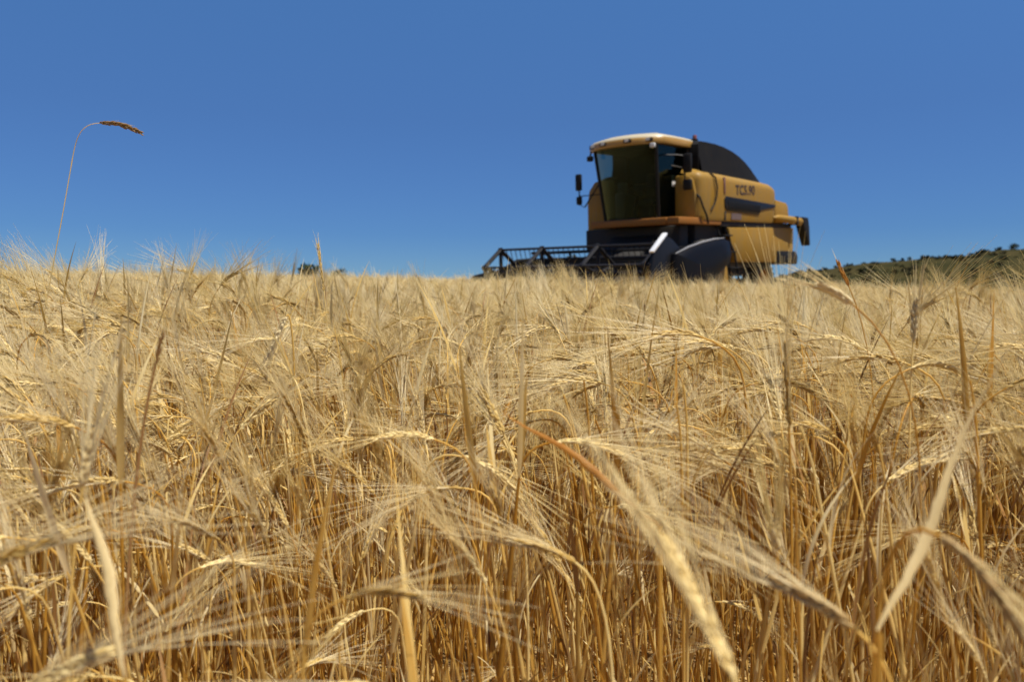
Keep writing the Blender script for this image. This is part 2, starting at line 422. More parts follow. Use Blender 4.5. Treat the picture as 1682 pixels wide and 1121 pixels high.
# body core and panels
mb = MB()
mb.box((-3.6, -1.25, 0.95), (-0.15, 1.25, 2.85), .05); mb.box((-4.4, -1.2, 1.2), (-3.6, 1.2, 2.3), .03)
mb.box((-4.2, -1.05, .75), (-.2, 1.05, .96), .03)
mb.build('chassis', M_CORE, H)
for sgn in (1, -1):
    g = MB()
    # cross-section y-z with a rounded shoulder, run along x, front end rounded
    def sect(k):
        pts = [(1.20, 2.02), (1.43, 2.02), (1.455, 2.10), (1.46, 2.70)]
        for a in range(0, 91, 15): pts.append((1.46 - .17 + .17 * math.cos(R(a)), 2.80 + .17 * math.sin(R(a))))
        pts += [(1.10, 3.05), (1.0, 3.06)]
        return [(1.0 + (p[0] - 1.0) * k[0], 2.5 + (p[1] - 2.5) * k[1]) for p in pts]
    rows = []
    for x, ky, kz, dz in [(0.02, .55, .80, .0), (-.03, .86, .93, 0), (-.10, .96, .98, 0), (-.22, 1, 1, 0), (-1.2, 1, 1, -.02), (-2.4, 1, 1, -.06), (-3.4, 1, 1, -.10), (-3.60, .98, .97, -.14), (-3.70, .90, .92, -.17), (-3.74, .5, .6, -.2)]:
        rows.append([(x, sgn * y, z + (dz + .10 if z > 2.5 else 0)) for (y, z) in sect((ky, kz))])
    g.grid(rows)
    g.build('side_panel', M_YEL, H, 50)
    g = MB(); g.prism([(-3.72, 2.03), (-3.72, 2.60), (-4.36, 2.54), (-4.46, 2.46), (-4.55, 2.03)], sgn * 1.30, sgn * 1.42, 'y', .03)
    g.build('rear_side_panel', M_YEL, H)
    g = MB(); g.prism([(-1.31, 1.88), (-1.62, 1.10), (-4.66, 1.04), (-4.76, 1.12), (-4.76, 1.92)], sgn * 1.30, sgn * 1.43, 'y', .025)
    g.build('lower_side_panel', M_YEL, H)
    # black air-intake stripe, set proud of the panel
    g = MB(); g.prism([(-1.05, 2.50), (-1.07, 2.32), (-1.16, 2.25), (-2.72, 2.19), (-2.80, 2.30), (-3.60, 2.40), (-3.62, 2.46), (-1.12, 2.57)], sgn * 1.455, sgn * 1.478, 'y', .008)
    g.build('air_intake_stripe', M_BLKG, H)
    g = MB()
    for k in range(16):
        x = -1.25 - k * .1
        g.box((x - .03, min(sgn * 1.478, sgn * 1.49), 2.29 - k * .003), (x + .03, max(sgn * 1.478, sgn * 1.49), 2.46 - k * .003), .004)
    g.build('intake_louvres', M_BLK, H)
g = MB(); g.box((-4.5, -1.29, 1.9), (-3.7, 1.29, 2.56), .05); g.box((-4.68, -1.29, 1.05), (-4.3, 1.29, 1.9), .05)
g.build('straw_hood', M_YEL, H)
g = MB(); g.prism([(-3.80, 1.34), (-3.76, 1.02), (-4.95, .98), (-5.0, 1.18), (-4.86, 1.32)], -1.2, 1.46, 'y', .03)
g.build('straw_chopper', M_BLK, H)
# orange beam under the body and gap trim
g = MB(); g.box((-4.7, 1.2, 1.90), (-1.0, 1.40, 2.02), .015); g.box((-4.7, -1.40, 1.90), (-1.0, -1.2, 2.02), .015)
g.build('body_seam', M_CORE, H)
g = MB()
g.box((.50, -.86, 1.93), (.80, 1.12, 2.08), .02)
g.box((-1.0, 1.13, 1.93), (.80, 1.42, 2.08), .02)
g.box((-1.0, -1.38, 1.93), (-.1, -1.13, 2.08), .02)
g.build('platform_beam', M_ORG, H)
# front bulkhead either side of the cab
g = MB()
g.prism([(-1.44, 1.45), (-1.44, 2.55), (-1.38, 2.85), (-1.22, 3.04), (-.80, 3.06), (-.80, 1.45)], -.10, .16, 'x', .04)
g.build('front_panel', M_YEL, H)
g = MB()
g.prism([(.86, 2.08), (.86, 3.0), (1.16, 3.0), (1.30, 2.90), (1.36, 2.6), (1.36, 2.08)], -.12, .04, 'x', .04)
g.build('front_panel', M_YEL, H)
g = MB(); g.box((.16, -1.38, 1.46), (.30, -.82, 1.92), .02); g.box((.05, -1.2, 1.10), (.4, 1.2, 1.92), .03)
g.build('under_cab_frame', M_CORE, H)

# grain tank cover: a dark hump
g = MB()
prof = [(-.50, 3.02, 3.80), (-.62, 3.02, 3.89), (-.85, 3.02, 3.91), (-1.3, 3.0, 3.90), (-1.7, 3.0, 3.86), (-2.1, 3.0, 3.785), (-2.45, 2.98, 3.68), (-2.75, 2.96, 3.55), (-3.02, 2.95, 3.40), (-3.25, 2.94, 3.24), (-3.42, 2.93, 3.10), (-3.5, 2.9, 2.98)]
rows = []
for x, z0, z1 in prof:
    row = []
    for t in np.linspace(-1, 1, 17):
        a = abs(t)
        yy = 1.22 * (1 - .10 * (1 - a)) if a > .75 else 1.16 * t / .75 * (.95)
        if a > .75:
            q = (a - .75) / .25; y = (1.10 + .14 * q) * (1 if t > 0 else -1); z = z1 - .10 * (z1 - z0) * 0 - (z1 - z0) * q ** 1.0
            z = z - .13 * (1 - q) * min(1, (z1 - 2.9))
        else:
            y = 1.10 * t / .75; z = z1 - .13 * (a / .75) ** 2.2 * min(1, (z1 - 2.9))
        row.append((x, y, z))
    rows.append(row)
g.grid(rows)
g.box((-.52, -1.15, 3.0), (-.47, 1.15, 3.7), .01)
g.build('grain_tank_cover', M_MESH, H, 50)
# unloading auger folded back along the left side, rubber spout at the tail
g = MB(); g.tube([(-3.55, 1.44, 2.15), (-3.7, 1.50, 2.14), (-4.3, 1.53, 2.11), (-4.90, 1.54, 2.07)], [.03, .085, .095, .10], 18)
tubeo = g.build('unloading_tube', M_YEL, H, 60)
g = MB(); g.prism([(-4.86, 2.19), (-5.18, 2.18), (-5.26, 1.95), (-5.32, 1.47), (-5.25, 1.45), (-4.98, 1.82), (-4.88, 1.98)], 1.43, 1.65, 'y', .03)
g.build('rubber_spout', M_BLK, tubeo)
g = MB(); g.box((-4.6, 1.40, 1.98), (-4.52, 1.64, 2.20), .01)
g.build('tube_bracket', M_DSTEEL, tubeo)

# lettering on the side panel
cu = bpy.data.curves.new('lettering', 'FONT'); cu.body = 'TC5.90'; cu.size = .30; cu.extrude = .004; cu.space_character = 1.05; cu.offset = .006
to = bpy.data.objects.new('tmp_text', cu); COL.objects.link(to)
dg = bpy.context.evaluated_depsgraph_get(); tme = bpy.data.meshes.new_from_object(to.evaluated_get(dg)); bpy.data.objects.remove(to)
tme.transform(Matrix(((-1, 0, 0, -1.58), (0, 0, 1, 1.463), (0, 1, 0, 2.63), (0, 0, 0, 1))))
tme.transform(Matrix.Translation((-1.58, 0, 2.63)) @ Matrix.Rotation(R(2.0), 4, 'Y') @ Matrix.Translation((1.58, 0, -2.63)))
tme.materials.clear()
link('lettering', tme, M_TXT, H)

# rails, hoses
g = MB()
g.tube([(-.50, 1.40, 3.06), (-.60, 1.49, 2.95), (-.66, 1.50, 2.75), (-.64, 1.50, 2.55), (-.55, 1.49, 2.36), (-.44, 1.47, 2.24)], .018, 6)
g.build('handrail', M_BLK, H)
g = MB()
g.tube([(-.05, 1.30, 2.62), (.0, 1.45, 2.5), (-.05, 1.50, 2.3), (-.22, 1.50, 2.1), (-.30, 1.48, 1.95)], .022, 6)
g.build('hose', M_BLK, H)
g = MB(); g.prism([(-1.0, 2.98), (-1.03, 2.62), (-1.10, 2.62), (-1.08, 2.98)], 1.455, 1.475, 'y', .004)
g.build('tail_marker', simple('dark_red_marker', (.10, .02, .012), .4, dust=.3), H)
g = MB(); g.prism([(-1.07, 2.24), (-1.06, 2.03), (-1.12, 2.03), (-1.13, 2.24)], 1.455, 1.468, 'y', .003)
g.build('panel_joint', M_CORE, H)
g = MB(); g.box((-1.38, 1.458, 2.06), (-1.85, 1.468, 2.2), .003)
g.build('sticker', simple('grey_sticker', (.12, .085, .075), .6, spec=.2), H)

# cab
CAB = empty('cab', (0, 0, 0), parent=H)
def wpt(u, v):
    """curved windscreen: u -1 right .. 1 left, v 0 bottom .. 1 top"""
    hw = .70 + .10 * v; return (.52 + .24 * v + .20 * (1 - u * u), .06 + hw * u, 2.08 + 1.56 * v)
g = MB(); g.grid([[wpt(u, v) for u in np.linspace(-1, 1, 15)] for v in np.linspace(0, 1, 6)])
g.build('windscreen', M_GLASS, CAB, 60)
def side_pts(sgn, x0, x1, inset=0):
    hw0, hw1 = .70, .80; c = .06
    return [(x0[0], c + sgn * hw0, 2.08), (x1[0], c + sgn * hw0, 2.08), (x1[1], c + sgn * hw1, 3.64), (x0[1], c + sgn * hw1, 3.64)]
for sgn, nm in ((1, 'door'), (-1, 'side_window')):
    p = side_pts(sgn, (.52, .76), (-.42, -.50))
    g = MB(); g.add(p, [(0, 1, 2, 3)])
    if sgn > 0:
        d = g.build('door', M_GLASS, CAB)
        f = MB()
        for a, b_ in ((0, 1), (1, 2), (2, 3), (3, 0)):
            f.tube([p[a], p[b_]], .028, 6)
        f.build('door_frame', M_BLK, d)
        f = MB(); f.tube([(-.25, .80, 2.5), (-.25, .84, 2.55), (-.27, .86, 2.9), (-.27, .83, 2.95)], .014, 6)
        f.tube([(.15, .85, 3.22), (-.25, .86, 3.20)], .012, 6)
        f.build('handle', M_STEEL, d)
        f = MB(); f.box((.05, .80, 2.78), (-.15, .812, 3.02), .004); f.build('sticker', M_WHITE, d)
    else:
        g.build('side_window', M_GLASS2, CAB)
g = MB()
for u in (-1, 1): g.tube([wpt(u, v) for v in np.linspace(0, 1, 5)], .038, 8)
for sgn in (1, -1): g.tube([(-.42, .06 + sgn * .70, 2.08), (-.50, .06 + sgn * .80, 3.64)], .06, 8)
g.tube([wpt(u, 0) for u in np.linspace(-1, 1, 9)], .025, 8)
g.build('pillar', M_BLK, CAB, 60)
g = MB(); g.box((-.46, -.66, 2.02), (.60, .78, 2.10), .02); g.box((-.56, -.60, 2.1), (-.48, .72, 2.95), .02)
g.build('cab_floor', M_DARKIN, CAB)
g = MB(); g.box((-.46, -.68, 3.585), (.80, .80, 3.625), .01); g.box((-.50, -.64, 2.96), (-.455, .76, 3.58), .01)
g.build('cab_lining', M_DARKIN, CAB)
g = MB(); g.box((-.40, -.18, 2.42), (.08, .30, 2.56), .05); g.box((-.50, -.16, 2.52), (-.36, .28, 3.15), .05); g.box((-.35, -.1, 2.1), (.0, .22, 2.42), .03); g.box((-.47, -.04, 3.15), (-.39, .18, 3.34), .03)
g.build('driver_seat', M_SEAT, CAB)
g = MB(); g.tube([(.42, .08, 2.1), (.33, .08, 2.62)], [.06, .04], 8)
c = Vector((.30, .08, 2.70)); ax = Vector((-.45, 0, .9)).normalized(); e1 = Vector((0, 1, 0)); e2 = ax.cross(e1)
g.tube([c + (e1 * math.cos(a) + e2 * math.sin(a)) * .19 for a in np.linspace(0, 2 * math.pi, 25)], .014, 6, cap=False)
for a in (0, 2.1, 4.2): g.tube([c - ax * .03, c + (e1 * math.cos(a) + e2 * math.sin(a)) * .19], .012, 5)
g.build('steering_wheel', M_BLK, CAB)
g = MB(); g.box((-.2, -.55, 2.1), (.30, -.28, 2.72), .04); g.box((.05, -.5, 2.72), (.25, -.35, 2.95), .02)
g.build('console', simple('console_plastic', (.07, .075, .06), .6), CAB)
# roof: curved cream-yellow shell with a visor lip over the windscreen
ROOF = MB()
def roof_outline(k, dx=0.0):
    pts = []
    for u in np.linspace(-1, 1, 15): pts.append((.62 + .42 * (1 - abs(u) ** 2.4) + .04 + dx, .02 + .98 * k * u))
    pts += [(.2, .02 + .98 * k), (-.3, .02 + .96 * k), (-.62, .02 + .93 * k), (-.66, .02 + .85 * k), (-.66, .02 - .85 * k), (-.62, .02 - .93 * k), (-.3, .02 - .96 * k), (.2, .02 - .98 * k)]
    return pts
def ring(scale, z, crown=0.0, base=None):
    out = []
    for (x, y) in roof_outline(1.0):
        x2 = (x - .15) * scale + .15; y2 = .02 + (y - .02) * scale
        out.append((x2, y2, z - .03 * max(0, x2 - .5) + crown * 0))
    return out
rings = [ring(.86, 3.64), ring(.99, 3.64), ring(1.0, 3.67), ring(1.0, 3.755), ring(.985, 3.775), ring(.90, 3.78)]
n = len(rings[0]); vs = [p for r_ in rings for p in r_]
ROOF.add(vs, [(j * n + i, j * n + (i + 1) % n, (j + 1) * n + (i + 1) % n, (j + 1) * n + i) for j in range(len(rings) - 1) for i in range(n)])
ROOF.add([(x, y, z) for (x, y, z) in ring(.86, 3.64)], [tuple(range(n))])
roof = ROOF.build('roof', M_YEL2, CAB, 50)
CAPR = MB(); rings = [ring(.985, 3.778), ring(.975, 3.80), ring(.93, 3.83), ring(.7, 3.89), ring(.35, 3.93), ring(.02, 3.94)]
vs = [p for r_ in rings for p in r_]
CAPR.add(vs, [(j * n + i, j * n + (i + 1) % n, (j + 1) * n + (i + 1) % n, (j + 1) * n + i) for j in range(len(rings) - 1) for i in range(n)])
CAPR.build('roof_sunlit_top', simple('sunlit_roof_tone', (0.42, 0.37, 0.25), 0.35, dust=0.4), roof, 50)  # crown painted paler than the roof to stand in for sunlight on it
g = MB()
for u in (-.72, -.32, .32, .74):
    x = .63 + .42 * (1 - abs(u) ** 2.4)
    g.box((x - .02, .02 + .98 * u - .09, 3.67), (x + .055, .02 + .98 * u + .09, 3.75), .012)
lampo = g.build('work_light', M_BLK, roof)
g = MB()
for u in (-.72, -.32, .32, .74):
    x = .63 + .42 * (1 - abs(u) ** 2.4)
    g.box((x + .055, .02 + .98 * u - .05, 3.69), (x + .062, .02 + .98 * u + .05, 3.745), .003)
g.build('lamp_lens', M_LAMP, lampo)
g = MB(); g.tube([(.93, -.70, 3.62), (.96, -.72, 3.52)], .02, 6); g.box((.90, -.80, 3.40), (1.0, -.66, 3.52), .03)
g.build('work_light', M_BLK, roof)
g = MB(); g.box((.86, .80, 3.53), (.92, .92, 3.63), .02); g.build('corner_light', M_LAMP, roof)
# beacon
g = MB(); g.lathe([(.0, 0), (.075, 0), (.075, .05), (.0, .05)], (-1.35, .55, 3.90), 'z', 14); bo = g.build('beacon_base', M_BLK, H)
g = MB(); g.lathe([(.05, .05), (.052, .10), (.04, .14), (.0, .145)], (-1.35, .55, 3.90), 'z', 14); g.build('beacon_lens', M_RED, bo)
g = MB(); g.box((-1.62, .48, 3.78), (-1.56, .62, 3.92), .02); g.box((-1.15, .5, 3.78), (-1.08, .6, 3.93), .02); g.build('antenna_box', M_BLK, H)

# mirrors
g = MB(); g.tube([(.5, -.78, 3.0), (.56, -1.2, 2.44), (.6, -1.32, 2.50), (.6, -1.33, 3.2)], .016, 6); g.tube([(.4, -.74, 2.72), (.58, -1.32, 2.70)], .012, 6)
ma = g.build('mirror_arm', M_BLK, H)
g = MB(); g.box((.58, -1.40, 2.82), (.66, -1.24, 3.20), .03); g.build('mirror', M_BLK, ma)
g = MB(); g.box((.58, -1.38, 2.50), (.66, -1.24, 2.69), .03); g.build('mirror', M_BLK, ma)
g = MB(); g.tube([(.5, .80, 3.42), (.30, 1.10, 3.40), (.22, 1.22, 3.38), (.22, 1.22, 2.65)], .016, 6)
ma = g.build('mirror_arm', M_DSTEEL, H)
g = MB(); g.box((.17, 1.18, 3.02), (.25, 1.38, 3.42), .03); g.build('mirror', M_BLK, ma)
g = MB(); g.box((.17, 1.18, 2.66), (.25, 1.38, 2.88), .03); mi_ = g.build('mirror', M_BLK, ma)

# ladder and platform rail on the left
g = MB()
for x in (-.95, -1.30):
    g.tube([(x, 1.30, 1.95), (x - .12, 1.52, 1.30), (x - .22, 1.60, .55)], .025, 6)
for k in range(4):
    t = k / 3; z = 1.7 - 1.1 * t; y = 1.36 + .22 * t
    g.box((-1.40 - .12 * t, y - .03, z - .015), (-.98 - .12 * t, y + .13, z + .015), .005)
g.build('ladder', M_BLK, H)
# wheels
def wheel(cx, cy, rad, wid, name, sgn, z0=None):
    w = empty(name, (cx, cy, rad if z0 is None else z0), parent=H)
    t = MB(); h = wid / 2
    t.lathe([(rad * .56, -h * .92), (rad * .70, -h * 1.02), (rad * .88, -h * 1.0), (rad * .955, -h * .90), (rad * .965, -h * .5), (rad * .965, h * .5), (rad * .955, h * .90), (rad * .88, h * 1.0), (rad * .70, h * 1.02), (rad * .56, h * .92)], (0, 0, 0), 'y', 48)
    nl = 22
    for k in range(nl):
        for sd in (-1, 1):
            a = 2 * math.pi * (k + (.5 if sd > 0 else 0)) / nl
            m4 = Matrix.Rotation(-a, 4, 'Y') @ Matrix.Translation((rad * .975, sd * h * .5, 0)) @ Matrix.Rotation(sd * R(38), 4, 'X')
            t.box((-.035, -h * .58, -.03), (.03, h * .58, .03), .008, mat=m4, seg=1)
    t.build('tyre', M_RUB, w)
    r_ = MB(); o_ = sgn * h
    r_.lathe([(rad * .57, -h * .9), (rad * .57, h * .9)], (0, 0, 0), 'y', 40)
    r_.lathe([(rad * .575, o_ * .93), (rad * .53, o_ * .95), (rad * .50, o_ * .55), (rad * .30, o_ * .42), (rad * .22, o_ * .62), (0, o_ * .64)], (0, 0, 0), 'y', 40)
    for k in range(8):
        a = 2 * math.pi * k / 8; r_.lathe([(0, o_ * .70), (.022, o_ * .70), (.022, o_ * .55)], (rad * .25 * math.cos(a), 0, rad * .25 * math.sin(a)), 'y', 8)
    r_.build('rim', M_ORG, w)
wheel(-.35, 1.20, .80, .52, 'front_wheel', 1); wheel(-.35, -1.20, .80, .52, 'front_wheel', -1)
wheel(-3.55, 1.05, .56, .36, 'rear_wheel', 1); wheel(-3.55, -1.05, .56, .36, 'rear_wheel', -1)
g = MB(); g.box((-.5, -1.0, .62), (-.2, 1.0, .95), .04); g.box((-3.65, -.95, .48), (-3.45, .95, .66), .03); g.box((-3.7, -.3, .6), (-3.4, .3, 1.0), .03)
g.build('axle', M_DSTEEL, H)
# feeder house
g = MB(); g.prism([(.3, 1.15), (.3, 1.80), (1.25, 1.20), (1.25, .45), (.9, .5)], -.55, .62, 'y', .03)
g.build('feeder_house', M_CORE, H)

# header
HD = empty('header', (0, 0, 0), parent=H)
YL, YR = -2.36, 2.06
g = MB()
g.box((1.18, YL, .35), (1.24, YR, .86), .01)
g.box((1.24, YL, .30), (2.55, YR, .35), .01)
g.box((1.08, YL, .55), (1.18, YR, .67), .02)
g.build('header_trough', M_YEL, HD)
g = MB(); g.box((1.17, YL, .86), (1.25, YR, 1.22), .01); g.box((1.10, YL, 1.22), (1.30, YR, 1.30), .02)
g.build('header_back', M_CORE, HD)
g = MB(); g.lathe([(0, YL + .05), (.20, YL + .05), (.20, YR - .05), (0, YR - .05)], (1.60, 0, .66), 'y', 20)
for (ya, yb, hand) in ((YL + .1, -.4, 1), (.4, YR - .1, -1)):
    nn = 90; rows = []
    for k in range(nn + 1):
        t = k / nn; a = hand * 2 * math.pi * 3.5 * t; y = ya + (yb - ya) * t
        rows.append([(1.60 + r0 * math.cos(a), y, .66 + r0 * math.sin(a)) for r0 in (.19, .30)])
    g.grid(rows)
g.build('auger', M_DSTEEL, HD, 40)
g = MB(); g.box((2.50, YL, .28), (2.60, YR, .32), .005)
for k in range(58):
    y = YL + .04 + k * (YR - YL - .08) / 57
    g.prism([(2.58, y - .022), (2.58, y + .022), (2.72, y)], .29, .315, 'z')
g.build('cutter_bar', M_STEEL, HD)
for ya, sgn, nm in ((YR, 1, 'end_divider'), (YL, -1, 'end_divider')):
    g = MB()
    if sgn > 0:
        poly = [(2.44, 1.66), (2.84, 1.35), (2.92, .95), (3.35, .45), (3.30, .36), (2.2, .30), (1.2, .30), (1.2, .9), (1.75, 1.30), (2.2, 1.58)]
    else:
        poly = [(2.25, 1.05), (2.72, 1.0), (3.05, .95), (3.42, .45), (3.35, .36), (2.2, .30), (1.2, .30), (1.2, 1.2), (1.6, 1.2)]
    g.prism(poly, ya, ya + sgn * .07, 'y', .02)
    dv = g.build('end_divider', M_BLKG, HD)
    if sgn > 0:
        g = MB(); g.prism([(2.418, 1.70), (2.875, 1.36), (2.85, 1.328), (2.392, 1.666)], ya - .015, ya + .085, 'y', .005)
        g.build('edge_glint', M_GLINT, dv)  # strip added to draw the glint along the slanted edge
        # bulged black shield over the drives
        s_ = MB(); out = [(2.26, 1.30), (1.80, 1.42), (1.31, 1.51), (.80, 1.575), (.38, 1.60), (.16, 1.54), (.08, 1.30), (.14, 1.12), (.90, .74), (.98, .38), (1.7, .34), (2.24, .40), (2.34, .80)]
        cx_, cz_ = 1.25, 1.0; rows = []
        for k, h_ in ((1.0, 0.0), (1.0, .06), (.975, .10), (.93, .13), (.7, .16), (.3, .18), (.01, .185)):
            rows.append([(cx_ + (x - cx_) * k, ya + .08 + h_, cz_ + (z - cz_) * k) for x, z in out + out[:1]])
        s_.grid(rows); sh_ = s_.build('end_shield', M_SHD, HD, 40)
        s_ = MB(); s_.tube([(x, ya + .17, z + .005) for x, z in out[:5]], [.012, .022, .024, .022, .010], 8); s_.build('edge_highlight', M_HILITE, sh_)  # tube added as a painted highlight along the shield's top edge
        s_ = MB(); s_.prism([(.08, 1.10), (.86, .73), (.94, .40), (.3, .36), (-.05, .60)], ya - .02, ya + .06, 'y', .02)
        s_.build('drive_cover', M_YEL, HD)
    else:
        s_ = MB(); s_.prism([(1.2, 1.22), (.4, 1.3), (.1, 1.1), (.2, .5), (1.2, .36)], ya - .06, ya, 'y', .02)
        s_.build('end_shield', M_YEL, HD)
# reel
RL = empty('reel', (0, 0, 0), parent=HD)
RC = (2.36, .94); RR = .56
g = MB(); g.tube([(RC[0], YL + .12, RC[1]), (RC[0], YR - .1, RC[1])], .06, 10); g.build('reel_shaft', M_DSTEEL, RL)
yb0, yb1 = YL + .14, YR - .10
angs = [R(90 + 72 * k) for k in range(5)]
for a in angs:
    bx, bz = RC[0] + RR * math.cos(a), RC[1] + RR * math.sin(a)
    g = MB(); g.tube([(bx, yb0, bz), (bx, yb1, bz)], .026, 8)
    bt = g.build('reel_bat', M_DSTEEL, RL)
    g = MB()
    for k in range(31):
        y = yb0 + .06 + k * (yb1 - yb0 - .12) / 30
        g.tube([(bx, y, bz), (bx - .02, y, bz - .10), (bx - .06, y, bz - .23)], [.010, .009, .006], 5)
    g.build('tines', M_DSTEEL, bt)
for y in (yb0 + .02, -.98, .50, yb1 - .02):
    g = MB()
    for i, a in enumerate(angs):
        p = (RC[0] + RR * math.cos(a), y, RC[1] + RR * math.sin(a)); a2 = angs[(i + 1) % 5]; q = (RC[0] + RR * math.cos(a2), y, RC[1] + RR * math.sin(a2))
        g.tube([p, q], .046, 6); g.tube([(RC[0], y, RC[1]), p], .042, 6)
        g.lathe([(0, y - .03), (.055, y - .03), (.055, y + .03), (0, y + .03)], (p[0], 0, p[2]), 'y', 10)
    g.lathe([(0, y - .04), (.14, y - .04), (.14, y + .04), (0, y + .04)], (RC[0], 0, RC[1]), 'y', 14)
    g.build('reel_spider', M_DSTEEL, RL)
g = MB()
for y in (YL + .04, YR - .03):
    g.tube([(1.15, y, 1.26), (1.7, y, 1.24), (RC[0] + .1, y, RC[1])], [.05, .05, .04], 8)
g.tube([(1.12, YL, 1.42), (1.12, YR, 1.42)], .035, 8)
for y in (YL + .1, -1.2, 0, 1.0, YR - .1): g.tube([(1.14, y, 1.25), (1.12, y, 1.42)], .025, 6)
g.build('reel_arm', M_BLK, HD)

# ------------------------------------------------------------------ barley
def frame(t, ref):
    a = np.cross(t, ref)
    if np.linalg.norm(a) < 1e-4: a = np.cross(t, np.array([1., .3, 0]))
    a /= np.linalg.norm(a); return a, np.cross(t, a)

class NB:
    """fast mesh collector: one material index per piece"""
    def __init__(s): s.v = []; s.f = []; s.m = []; s.n = 0
    def put(s, v, f, mi):
        s.v.append(np.asarray(v, float)); s.f.extend([tuple(i + s.n for i in q) for q in f]); s.m.extend([mi] * len(f)); s.n += len(v)
    def tube(s, pts, rad, sides, mi, flat=None):
        pts = np.asarray(pts, float); n = len(pts); rad = np.broadcast_to(rad, (n,))
        t = np.gradient(pts, axis=0); t /= np.linalg.norm(t, axis=1)[:, None] + 1e-12
        a, b_ = frame(t[0], np.array([.3, .2, 1.]) if flat is None else flat)
        vs = np.zeros((n, sides, 3)); w = np.arange(sides) * 2 * np.pi / sides
        for i in range(n):
            a = a - t[i] * a.dot(t[i]); a /= np.linalg.norm(a); b_ = np.cross(t[i], a)
            vs[i] = pts[i] + rad[i] * (np.cos(w)[:, None] * a + np.sin(w)[:, None] * b_)
        f = [(i * sides + k, i * sides + (k + 1) % sides, (i + 1) * sides + (k + 1) % sides, (i + 1) * sides + k) for i in range(n - 1) for k in range(sides)]
        s.put(vs.reshape(-1, 3), f, mi)
    def ribbon(s, pts, wid, side, mi, fold=.25):
        pts = np.asarray(pts, float); n = len(pts); vs = []
        t = np.gradient(pts, axis=0); t /= np.linalg.norm(t, axis=1)[:, None] + 1e-12
        for i in range(n):
            sd = side[i] - t[i] * np.dot(side[i], t[i]); sd /= np.linalg.norm(sd) + 1e-9; up = np.cross(sd, t[i])
            vs += [pts[i] - sd * wid[i] / 2 + up * wid[i] * fold, pts[i], pts[i] + sd * wid[i] / 2 + up * wid[i] * fold]
        f = []
        for i in range(n - 1): f += [(i * 3, i * 3 + 1, i * 3 + 4, i * 3 + 3), (i * 3 + 1, i * 3 + 2, i * 3 + 5, i * 3 + 4)]
        s.put(vs, f, mi)
    def mesh(s, name, mats):
        me = bpy.data.meshes.new(name); me.from_pydata(np.concatenate(s.v).tolist(), [], s.f)
        me.polygons.foreach_set('material_index', s.m); me.polygons.foreach_set('use_smooth', [True] * len(s.f))
        for m_ in mats: me.materials.append(m_)
        return me

def kernel(nb, p, d, side, ln, rad, sides, mi):
    ts = np.array([0, .18, .45, .75, 1.0]); rr = np.array([.35, .85, 1.0, .62, .12]) * rad
    pts = p + np.outer(ts * ln, d)
    nb.tube(pts, rr, sides, mi, side)

def ear_on(nbE, nbA, axis, rg, n=26, klen=.0105, krad=.0021, awn=.12, spread=.20, sides=5, awr=.00042, aseg=4, mats=(1, 2), plane=None, awn_prob=1.0):
    """axis: points along the rachis from base to tip"""
    axis = np.asarray(axis, float)
    d = np.linalg.norm(np.diff(axis, axis=0), axis=1); cum = np.r_[0, np.cumsum(d)]; Lr = cum[-1]
    def P(s): return np.array([np.interp(s, cum, axis[:, k]) for k in range(3)])
    t0 = axis[-1] - axis[0]; t0 /= np.linalg.norm(t0)
    pl = rg.normal(size=3) if plane is None else np.asarray(plane, float)
    nbE.tube([P(s) for s in np.linspace(0, Lr, 6)], .0011, 4, mats[0])
    for i in range(n):
        s = Lr * (i + .2) / n
        p = P(s); t = P(min(s + .004, Lr)) - P(max(s - .004, 0)); t /= np.linalg.norm(t)
        a, b_ = frame(t, pl)
        sg = 1 if i % 2 else -1
        ph = rg.normal(0, .45); sd = sg * (a * math.cos(ph) + b_ * math.sin(ph))
        fill = .72 + .28 * math.sin(math.pi * min(1, (i + 2) / n))
        ka = .26 + rg.normal(0, .07); fill *= rg.uniform(.82, 1.1); kd = t * math.cos(ka) + sd * math.sin(ka)
        k0 = p + sd * .0012
        kernel(nbE, k0, kd, sd, klen * fill, krad * fill, sides, mats[0])
        if i % 2 == 0 and sides > 4:     # sterile side spikelets, thin husks across the flat face
            q = b_ * (1 if i % 4 else -1); kernel(nbE, p + q * .0008, t * .97 + q * .22, q, klen * .8, krad * .5, 4, mats[0])
        if rg.random() < awn_prob:
            al = awn * rg.uniform(.75, 1.12) * (1 - .25 * abs(i / n - .45))
            sp = spread * rg.uniform(.25, 1.0)
            ad = t * math.cos(sp) + sd * math.sin(sp) + b_ * rg.normal(0, .06)
            ad /= np.linalg.norm(ad); st = k0 + kd * klen * fill * .96
            u = np.linspace(0, 1, aseg)
            pts = st + np.outer(u * al, ad) + np.outer(u * u * al * rg.uniform(-.05, .14), sd) + np.outer(u * u * al * -.05, [0, 0, 1]) + np.outer(u * u * al * rg.normal(0, .04), b_)
            nbA.tube(pts, awr * np.linspace(1.0, .30, aseg), 3, mats[1])

def leaf_on(nb, p0, az, ln, wid, rg, mi=3, droop=1.0, el=1.2, nseg=11, twist=2.0):
    dirv = np.array([math.cos(az), math.sin(az)]); pts = [np.array(p0, float)]; e = el
    for i in range(nseg):
        e -= droop * rg.uniform(.5, 1.5) * 1.6 / nseg
        pts.append(pts[-1] + ln / nseg * np.array([dirv[0] * math.cos(e), dirv[1] * math.cos(e), math.sin(e)]))
    u = np.linspace(0, 1, nseg + 1); w = wid * np.clip(np.minimum(.5 + u * 3, 1) * (1 - u ** 2.2), .04, 1)
    tw = rg.uniform(-twist, twist) * u + rg.uniform(-.5, .5)
    side = np.stack([-dirv[1] * np.cos(tw), dirv[0] * np.cos(tw), np.sin(tw)], 1)
    nb.ribbon(pts, w, side, mi, fold=rg.uniform(.1, .4))

